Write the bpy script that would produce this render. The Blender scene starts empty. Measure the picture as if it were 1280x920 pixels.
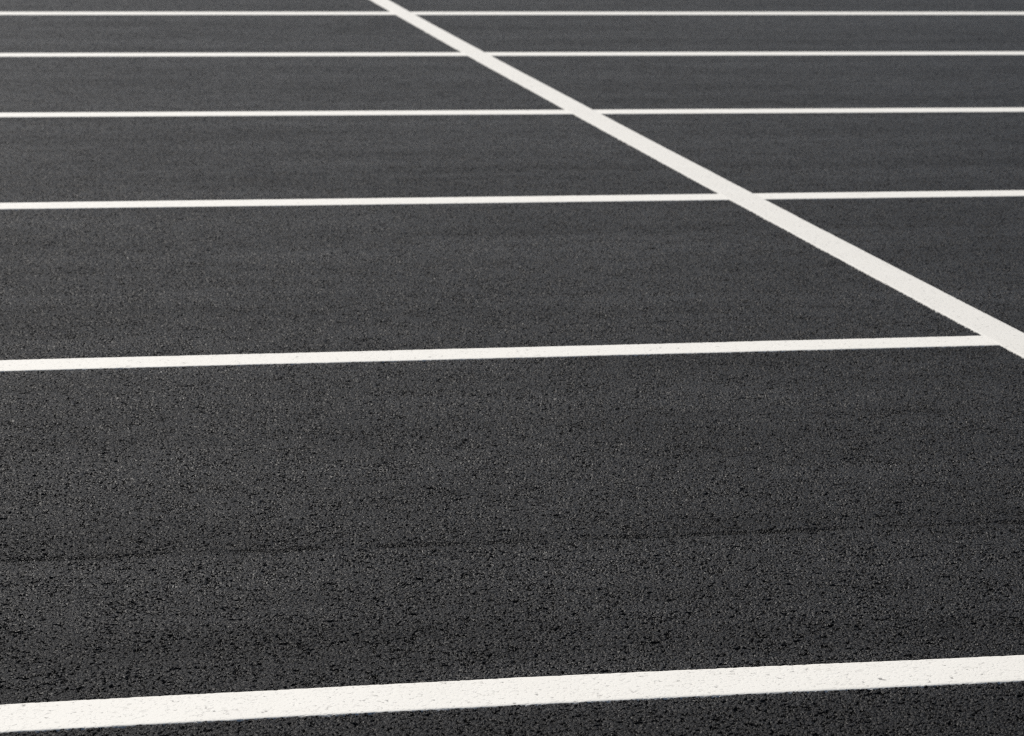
import bpy, math
import numpy as np
from mathutils import Matrix, Vector

# ------------------------------------------------------------------ scene
sc = bpy.context.scene
COL = sc.collection
sc.render.engine = 'CYCLES'
sc.cycles.use_denoising = False
sc.cycles.max_bounces = 6
sc.cycles.filter_width = 1.25
sc.cycles.diffuse_bounces = 3
sc.cycles.caustics_reflective = False
sc.cycles.sample_clamp_direct = 2.5
sc.cycles.sample_clamp_indirect = 1.5
sc.render.resolution_x, sc.render.resolution_y = 1024, 736
sc.view_settings.view_transform = 'Standard'
sc.view_settings.look = 'None'
sc.view_settings.gamma = 1.0
sc.view_settings.use_curve_mapping = False
EXPOSURE = 0.0
sc.view_settings.exposure = EXPOSURE

H = 1.55                       # camera height above the asphalt
BAY = math.radians(11.65)      # direction of the bay lines on the ground
rng = np.random.default_rng(11)

# ------------------------------------------------------------------ node helpers
class NT:
    def __init__(s, tree): s.t = tree
    def n(s, typ, ins=None, **props):
        nd = s.t.nodes.new(typ)
        for k, v in props.items(): setattr(nd, k, v)
        for k, v in (ins or {}).items():
            sock = nd.inputs[k]
            if isinstance(v, bpy.types.NodeSocket): s.t.links.new(v, sock)
            else: sock.default_value = v
        return nd
    def m(s, op, a, b=None, c=None, clamp=False):
        ins = {0: a}
        if b is not None: ins[1] = b
        if c is not None: ins[2] = c
        return s.n('ShaderNodeMath', ins, operation=op, use_clamp=clamp).outputs[0]
    def rng(s, v, a, b, c, d, smooth=True):
        return s.n('ShaderNodeMapRange', {'Value': v, 'From Min': a, 'From Max': b, 'To Min': c, 'To Max': d},
                   interpolation_type='SMOOTHSTEP' if smooth else 'LINEAR').outputs['Result']
    def noise(s, vec, scale, detail=2.0, rough=0.5, dist=0.0):
        return s.n('ShaderNodeTexNoise', {'Vector': vec, 'Scale': scale, 'Detail': detail, 'Roughness': rough, 'Distortion': dist},
                   noise_dimensions='3D').outputs['Fac']
    def mix(s, f, a, b):
        nd = s.n('ShaderNodeMix', data_type='RGBA')
        for key, v in ((0, f), (6, a), (7, b)):
            if isinstance(v, bpy.types.NodeSocket): s.t.links.new(v, nd.inputs[key])
            else: nd.inputs[key].default_value = v
        return nd.outputs[2]

def make_surface_group():
    """Height (metres, <= 0) and stone look of the rolled asphalt, in world coordinates;
    the paint uses the same group because it lies on the same stones."""
    g = bpy.data.node_groups.new('asphalt_stones', 'ShaderNodeTree')
    for nm, st in (('Height', 'NodeSocketFloat'), ('Pit', 'NodeSocketFloat'), ('Stone', 'NodeSocketFloat'),
                   ('Hue', 'NodeSocketFloat'), ('Seam', 'NodeSocketFloat'), ('Mottle', 'NodeSocketFloat')):
        g.interface.new_socket(nm, in_out='OUTPUT', socket_type=st)
    N = NT(g)
    out = N.n('NodeGroupOutput')
    P = N.n('ShaderNodeNewGeometry').outputs['Position']
    # flatten so that the displaced height never feeds back
    P = N.n('ShaderNodeVectorMath', {0: P, 1: (1, 1, 0)}, operation='MULTIPLY').outputs[0]
    # slight warp so the stones are not a clean cell pattern
    wv = N.n('ShaderNodeTexNoise', {'Vector': P, 'Scale': 90.0, 'Detail': 1.0}).outputs['Color']
    wv = N.n('ShaderNodeVectorMath', {0: wv, 1: (0.5, 0.5, 0.5)}, operation='SUBTRACT').outputs[0]
    wv = N.n('ShaderNodeVectorMath', {0: wv, 'Scale': 0.006}, operation='SCALE').outputs[0]
    Q = N.n('ShaderNodeVectorMath', {0: P, 1: wv}, operation='ADD').outputs[0]
    big = N.n('ShaderNodeTexVoronoi', {'Vector': Q, 'Scale': 146.0}, voronoi_dimensions='2D', feature='F1')
    sml = N.n('ShaderNodeTexVoronoi', {'Vector': Q, 'Scale': 300.0}, voronoi_dimensions='2D', feature='F1')
    bigd = N.rng(big.outputs['Distance'], 0.12, 0.75, 0.0, 1.0)
    smld = N.rng(sml.outputs['Distance'], 0.12, 0.75, 0.0, 1.0)
    sep = N.n('ShaderNodeSeparateColor', {0: big.outputs['Color']})
    sep2 = N.n('ShaderNodeSeparateColor', {0: sml.outputs['Color']})
    # open voids between stones, in loose clusters
    cl = N.noise(P, 9.0, 2.0, 0.55)
    vo = N.noise(Q, 84.0, 2.5, 0.62)
    vo = N.m('ADD', vo, N.m('MULTIPLY', N.m('SUBTRACT', cl, 0.5), 0.22))
    vo = N.m('ADD', vo, N.m('MULTIPLY', N.m('SUBTRACT', bigd, 0.5), 0.16))
    pit = N.rng(vo, 0.54, 0.67, 0.0, 1.0)
    # fewer, wider hollows where a stone was missed
    lo = N.m('ADD', N.noise(Q, 41.0, 1.5, 0.55), N.m('MULTIPLY', N.m('SUBTRACT', cl, 0.5), 0.15))
    pit = N.m('MAXIMUM', pit, N.rng(lo, 0.63, 0.71, 0.0, 1.0))
    # the paving joint that runs along the bays
    ca, sa = math.cos(BAY - 0.004), math.sin(BAY - 0.004)
    sx = N.n('ShaderNodeSeparateXYZ', {0: P})
    across = N.m('SUBTRACT', N.m('SUBTRACT', N.m('MULTIPLY', sx.outputs[1], ca), N.m('MULTIPLY', sx.outputs[0], sa)), SEAM_OFF)
    wob = N.m('MULTIPLY', N.m('SUBTRACT', N.noise(P, 14.0, 4.0, 0.65), 0.5), 0.036)
    dist = N.m('ABSOLUTE', N.m('ADD', across, wob))
    brk = N.rng(N.noise(P, 5.5, 3.0, 0.6), 0.41, 0.57, 0.12, 1.0)
    seam = N.m('MULTIPLY', N.rng(dist, 0.006, 0.024, 1.0, 0.0), brk)
    seam = N.m('MULTIPLY', seam, N.rng(vo, 0.36, 0.50, 0.15, 1.0))
    pit2 = N.m('MAXIMUM', pit, seam)
    # height
    h = N.m('MULTIPLY', bigd, -0.0016)
    h = N.m('MULTIPLY_ADD', smld, -0.0008, h)
    h = N.m('MULTIPLY_ADD', sep.outputs[0], -0.0012, h)
    h = N.m('MULTIPLY_ADD', pit2, -0.0055, h)
    L = g.links.new
    L(h, out.inputs['Height']); L(pit2, out.inputs['Pit'])
    L(N.m('ADD', N.m('MULTIPLY', sep.outputs[1], 0.55), N.m('MULTIPLY', sep2.outputs[1], 0.45)), out.inputs['Stone'])
    L(sep.outputs[2], out.inputs['Hue']); L(seam, out.inputs['Seam'])
    # roller passes: long soft bands along the bays, plus blotches
    along = N.m('ADD', N.m('MULTIPLY', sx.outputs[0], ca), N.m('MULTIPLY', sx.outputs[1], sa))
    rot = N.n('ShaderNodeCombineXYZ', {0: N.m('MULTIPLY', along, 0.22), 1: N.m('MULTIPLY', across, 2.2)}).outputs[0]
    mot = N.m('ADD', N.m('MULTIPLY', N.noise(rot, 1.0, 5.0, 0.65), 0.75), N.m('MULTIPLY', N.noise(P, 1.7, 3.0, 0.55), 0.25))
    L(mot, out.inputs['Mottle'])
    return g

SEAM_OFF = 5.33
GROUP = make_surface_group()

def base_material(name):
    m = bpy.data.materials.new(name); m.use_nodes = True
    m.node_tree.nodes.clear()
    N = NT(m.node_tree)
    grp = N.n('ShaderNodeGroup', node_tree=GROUP)
    m.displacement_method = 'BOTH'
    return m, N, grp

def asphalt_material():
    m, N, g = base_material('asphalt')
    st = N.rng(g.outputs['Stone'], 0.1, 0.95, 0.0, 1.0, smooth=False)
    st = N.m('POWER', st, 2.0)
    col = N.mix(st, (0.0032, 0.0030, 0.0032, 1), (0.0178, 0.0172, 0.0178, 1))
    hue = N.rng(g.outputs['Hue'], 0.55, 1.0, 0.0, 0.35)
    col = N.mix(hue, col, (0.019, 0.0186, 0.0190, 1))
    hot = N.rng(g.outputs['Stone'], 0.86, 0.98, 0.0, 0.3)
    col = N.mix(hot, col, (0.125, 0.123, 0.123, 1))
    # bare bitumen down in the voids
    col = N.mix(g.outputs['Pit'], col, (0.003, 0.003, 0.003, 1))
    mott = N.rng(g.outputs['Mottle'], 0.35, 0.65, 0.76, 1.22, smooth=False)
    col = N.n('ShaderNodeVectorMath', {0: col, 'Scale': mott}, operation='SCALE').outputs[0]
    rough = N.m('ADD', N.rng(g.outputs['Stone'], 0.0, 1.0, ROUGH - 0.05, ROUGH + 0.08, smooth=False),
                N.rng(g.outputs['Mottle'], 0.35, 0.65, 0.025, -0.025, smooth=False))
    b = N.n('ShaderNodeBsdfPrincipled', {'Base Color': col, 'Roughness': rough, 'IOR': 1.5, 'Specular IOR Level': N.m('MULTIPLY', mott, SPEC)})
    d = N.n('ShaderNodeDisplacement', {'Height': g.outputs['Height'], 'Midlevel': 0.0, 'Scale': 1.0})
    o = N.n('ShaderNodeOutputMaterial')
    N.t.links.new(b.outputs[0], o.inputs['Surface']); N.t.links.new(d.outputs[0], o.inputs['Displacement'])
    return m

def paint_material(name, dull):
    m, N, g = base_material(name)
    P = N.n('ShaderNodeNewGeometry').outputs['Position']
    tone = N.noise(P, 6.0, 4.0, 0.6)
    col = N.mix(tone, tuple(dull * c for c in (0.695, 0.672, 0.612)) + (1,), tuple(dull * c for c in (0.745, 0.724, 0.668)) + (1,))
    # faint road dust caught between the stones
    dust = N.m('MULTIPLY', g.outputs['Pit'], N.rng(N.noise(P, 30.0, 3.0, 0.6), 0.42, 0.66, 0.0, 0.30))
    col = N.mix(dust, col, (0.30, 0.28, 0.25, 1))
    # pinholes the paint never closed
    hole = N.m('MULTIPLY', N.rng(g.outputs['Pit'], 0.55, 0.95, 0.0, 1.0), N.rng(N.noise(P, 60.0, 2.0, 0.6), 0.54, 0.68, 0.0, 0.7))
    col = N.mix(hole, col, (0.06, 0.057, 0.053, 1))
    b = N.n('ShaderNodeBsdfPrincipled', {'Base Color': col, 'Roughness': 0.62, 'IOR': 1.5, 'Specular IOR Level': 0.4})
    hh = N.m('MULTIPLY', g.outputs['Height'], 0.075)
    d = N.n('ShaderNodeDisplacement', {'Height': hh, 'Midlevel': 0.0, 'Scale': 1.0})
    o = N.n('ShaderNodeOutputMaterial')
    N.t.links.new(b.outputs[0], o.inputs['Surface']); N.t.links.new(d.outputs[0], o.inputs['Displacement'])
    return m

ROUGH, SPEC = 0.465, 0.097
ASPHALT = asphalt_material()
FRESH = paint_material('white_road_paint', 1.0)
DULL = paint_material('duller_road_paint', 0.92)

# ------------------------------------------------------------------ mesh helpers
def grid_mesh(name, V, nu, nv):
    """V: (nv*nu, 3) rows of nu vertices -> quads"""
    me = bpy.data.meshes.new(name)
    idx = np.arange(nu * nv, dtype=np.int32).reshape(nv, nu)
    q = np.stack([idx[:-1, :-1], idx[:-1, 1:], idx[1:, 1:], idx[1:, :-1]], -1).reshape(-1, 4)
    me.vertices.add(len(V)); me.vertices.foreach_set('co', np.ascontiguousarray(V, np.float32).ravel())
    me.loops.add(q.size); me.loops.foreach_set('vertex_index', q.ravel())
    me.polygons.add(len(q))
    me.polygons.foreach_set('loop_start', np.arange(0, q.size, 4, dtype=np.int32))
    me.polygons.foreach_set('use_smooth', np.ones(len(q), bool))
    me.update(calc_edges=True)
    return me

def march(a, b, step):
    r = [a]
    while r[-1] < b: r.append(r[-1] + step(r[-1]))
    return r

def smooth_noise(n, k, amp):
    """1-D wavering of n samples with features about k samples long"""
    a = rng.standard_normal(n + 4 * k)
    w = np.hanning(2 * k + 1); w /= np.sqrt((w ** 2).sum())
    return amp * np.convolve(a, w, 'same')[2 * k: 2 * k + n]

# ------------------------------------------------------------------ ground: one sheet to the horizon, finest where it is seen closest
ys = march(3.6, 23.0, lambda y: max(0.0026, 0.0026 * (y / 4.2) ** 1.6))
ys = [-1500, -400, -100, -25, -6, -1, 0.8, 1.9, 2.6, 3.0, 3.3, 3.45, 3.53, 3.57] + ys
ys += march(ys[-1] + 0.08, 1500.0, lambda y: 0.18 * (y - 22.5))
xs = march(0.0014, 4.6, lambda x: 0.0028 if x < 1.0 else 0.0028 * x)
xs += march(xs[-1] + 0.02, 1500.0, lambda x: 0.25 * (x - 4.5))
xs = [-x for x in reversed(xs)] + xs
X, Y = np.meshgrid(np.array(xs), np.array(ys))
V = np.stack([X.ravel(), Y.ravel(), np.zeros(X.size)], 1)
me = grid_mesh('asphalt_ground', V, len(xs), len(ys))
ground = bpy.data.objects.new('asphalt_ground', me); COL.objects.link(ground)
me.materials.append(ASPHALT)
ground['kind'] = 'structure'
ground['label'] = 'dark fine grained asphalt surface of the car park with a faint paving joint'

# ------------------------------------------------------------------ painted lines
def painted_line(name, p0, p1, width, top, label, category, group, paint, bend=None, step=0.004):
    """A strip of paint with its own thickness: top grid, slightly wavering edges, rolled-down sides."""
    p0, p1 = Vector(p0), Vector(p1)
    L = (p1 - p0).length; ang = math.atan2(p1.y - p0.y, p1.x - p0.x)
    nu = int(L / step) + 1
    nv = int(width / 0.0045) + 1
    u = np.linspace(0, L, nu); s = np.linspace(-0.5, 0.5, nv)
    eL = smooth_noise(nu, 3, 0.0004) + smooth_noise(nu, 40, 0.0005) + smooth_noise(nu, 400, 0.0012)
    eR = smooth_noise(nu, 3, 0.0004) + smooth_noise(nu, 40, 0.0005) + smooth_noise(nu, 400, 0.0012)
    t0 = p0.x * math.cos(ang) + p0.y * math.sin(ang)
    mid_line = bend(u + t0) if bend else np.zeros(nu)      # the striper's hand was not perfectly straight
    rows = []
    lo = mid_line - width / 2 + eL; hi = mid_line + width / 2 + eR
    rows.append(np.stack([u, lo - 0.0042, np.full(nu, -0.0045)], 1))
    rows.append(np.stack([u, lo - 0.0018, np.full(nu, top - 0.0016)], 1))
    for t in s:
        z = top - (0.0006 if abs(t) == 0.5 else 0.0)
        rows.append(np.stack([u, lo + (hi - lo) * (t + 0.5), np.full(nu, z)], 1))
    rows.append(np.stack([u, hi + 0.0018, np.full(nu, top - 0.0016)], 1))
    rows.append(np.stack([u, hi + 0.0042, np.full(nu, -0.0045)], 1))
    V = np.concatenate(rows)
    V[:, 0] -= L / 2
    me = grid_mesh(name, V, nu, len(rows))
    me.materials.append(paint)
    o = bpy.data.objects.new(name, me); COL.objects.link(o)
    mid = (p0 + p1) / 2
    o.location = (mid.x, mid.y, 0); o.rotation_euler = (0, 0, ang)
    o['label'] = label; o['category'] = category
    if group: o['group'] = group
    return o

# the long line that separates the two rows of bays: normal form -sin(b) x + cos(b) y = e
CB, CE, CW = math.radians(-78.355), 2.9786, 0.133
def on_line(ang, off, t):
    return (-math.sin(ang) * off + math.cos(ang) * t, math.cos(ang) * off + math.sin(ang) * t)
def meet(a1, o1, a2, o2):
    A = np.array([[-math.sin(a1), math.cos(a1)], [-math.sin(a2), math.cos(a2)]])
    x, y = np.linalg.solve(A, [o1, o2]); return x, y

a = on_line(CB, CE, -24.5); b = on_line(CB, CE, -0.4)
painted_line('cross_line', a, b, CW, 0.0014,
             'white diagonal line running from top centre down to the right edge, crossing the bay lines',
             'road marking', None, DULL, lambda t: 6.94e-4 * (t + 11.8) ** 2 - 0.0089)

G = 'painted bay lines across the car park'
BAYS = [  # angle deg, offset m, width m, label
    (11.648, 4.3751, 0.1395, 'nearest and broadest white bay line, sloping across the bottom of the foreground asphalt'),
    (11.958, 7.2032, 0.137, 'white bay line that meets the diagonal line at the right edge of the photo'),
    (11.554, 10.0194, 0.150, 'white bay line crossed by the diagonal line midway between photo centre and right edge'),
    (11.159, 12.8254, 0.170, 'thin white bay line, third from the top edge of the photo'),
    (11.538, 15.6855, 0.200, 'thin white bay line, second from the top edge of the photo'),
    (12.456, 18.5168, 0.235, 'farthest and thinnest white bay line along the top edge of the photo'),
]
for deg, off, w, label in BAYS:
    ang = math.radians(deg)
    cx, cy = meet(ang, off, CB, CE)
    t = cx * math.cos(ang) + cy * math.sin(ang)
    painted_line('bay_line', on_line(ang, off, t - 5.2), on_line(ang, off, t + 5.2), w - 0.003, 0.0004, label, 'road marking', G, FRESH,
                 (lambda t: 0.0135 * np.exp(-(t - 0.93) ** 2) - 0.0085) if off < 5 else None)

# ------------------------------------------------------------------ light
SUN_EL, SUN_AZ = math.radians(50), math.radians(-22)     # azimuth from +Y (view direction) clockwise
w = bpy.data.worlds.new('World'); sc.world = w; w.use_nodes = True
wt = w.node_tree; bg = wt.nodes['Background']
sky = wt.nodes.new('ShaderNodeTexSky'); sky.sky_type = 'NISHITA'; sky.sun_disc = False
sky.sun_elevation = SUN_EL; sky.sun_rotation = SUN_AZ
sky.air_density = 1.0; sky.dust_density = 1.5
wt.links.new(sky.outputs[0], bg.inputs[0]); bg.inputs[1].default_value = 0.06
sd = bpy.data.lights.new('sun', 'SUN'); sd.energy = 4.2; sd.angle = math.radians(0.53); sd.color = (1.0, 0.965, 0.915)
so = bpy.data.objects.new('sun', sd); COL.objects.link(so)
dirv = Vector((math.sin(SUN_AZ) * math.cos(SUN_EL), math.cos(SUN_AZ) * math.cos(SUN_EL), math.sin(SUN_EL)))
so.rotation_euler = dirv.to_track_quat('Z', 'Y').to_euler(); so.location = dirv * 30

# ------------------------------------------------------------------ camera
PITCH, ROLL, F = 0.21338296, 0.01813275, 3345.864
cd = bpy.data.cameras.new('camera'); cam = bpy.data.objects.new('camera', cd); COL.objects.link(cam)
cd.sensor_width = 36; cd.sensor_fit = 'HORIZONTAL'; cd.lens = F / 1280 * 36
cd.clip_start = 0.05; cd.clip_end = 5000
fwd = Vector((0, math.cos(PITCH), -math.sin(PITCH))); up0 = Vector((0, math.sin(PITCH), math.cos(PITCH))); r0 = Vector((1, 0, 0))
right = math.cos(ROLL) * r0 + math.sin(ROLL) * up0; up = -math.sin(ROLL) * r0 + math.cos(ROLL) * up0
M = Matrix((right, up, -fwd)).transposed().to_4x4(); M.translation = (0, 0, H)
cam.matrix_world = M
cd.dof.use_dof = True; cd.dof.focus_distance = 5.4; cd.dof.aperture_fstop = 11
sc.camera = cam
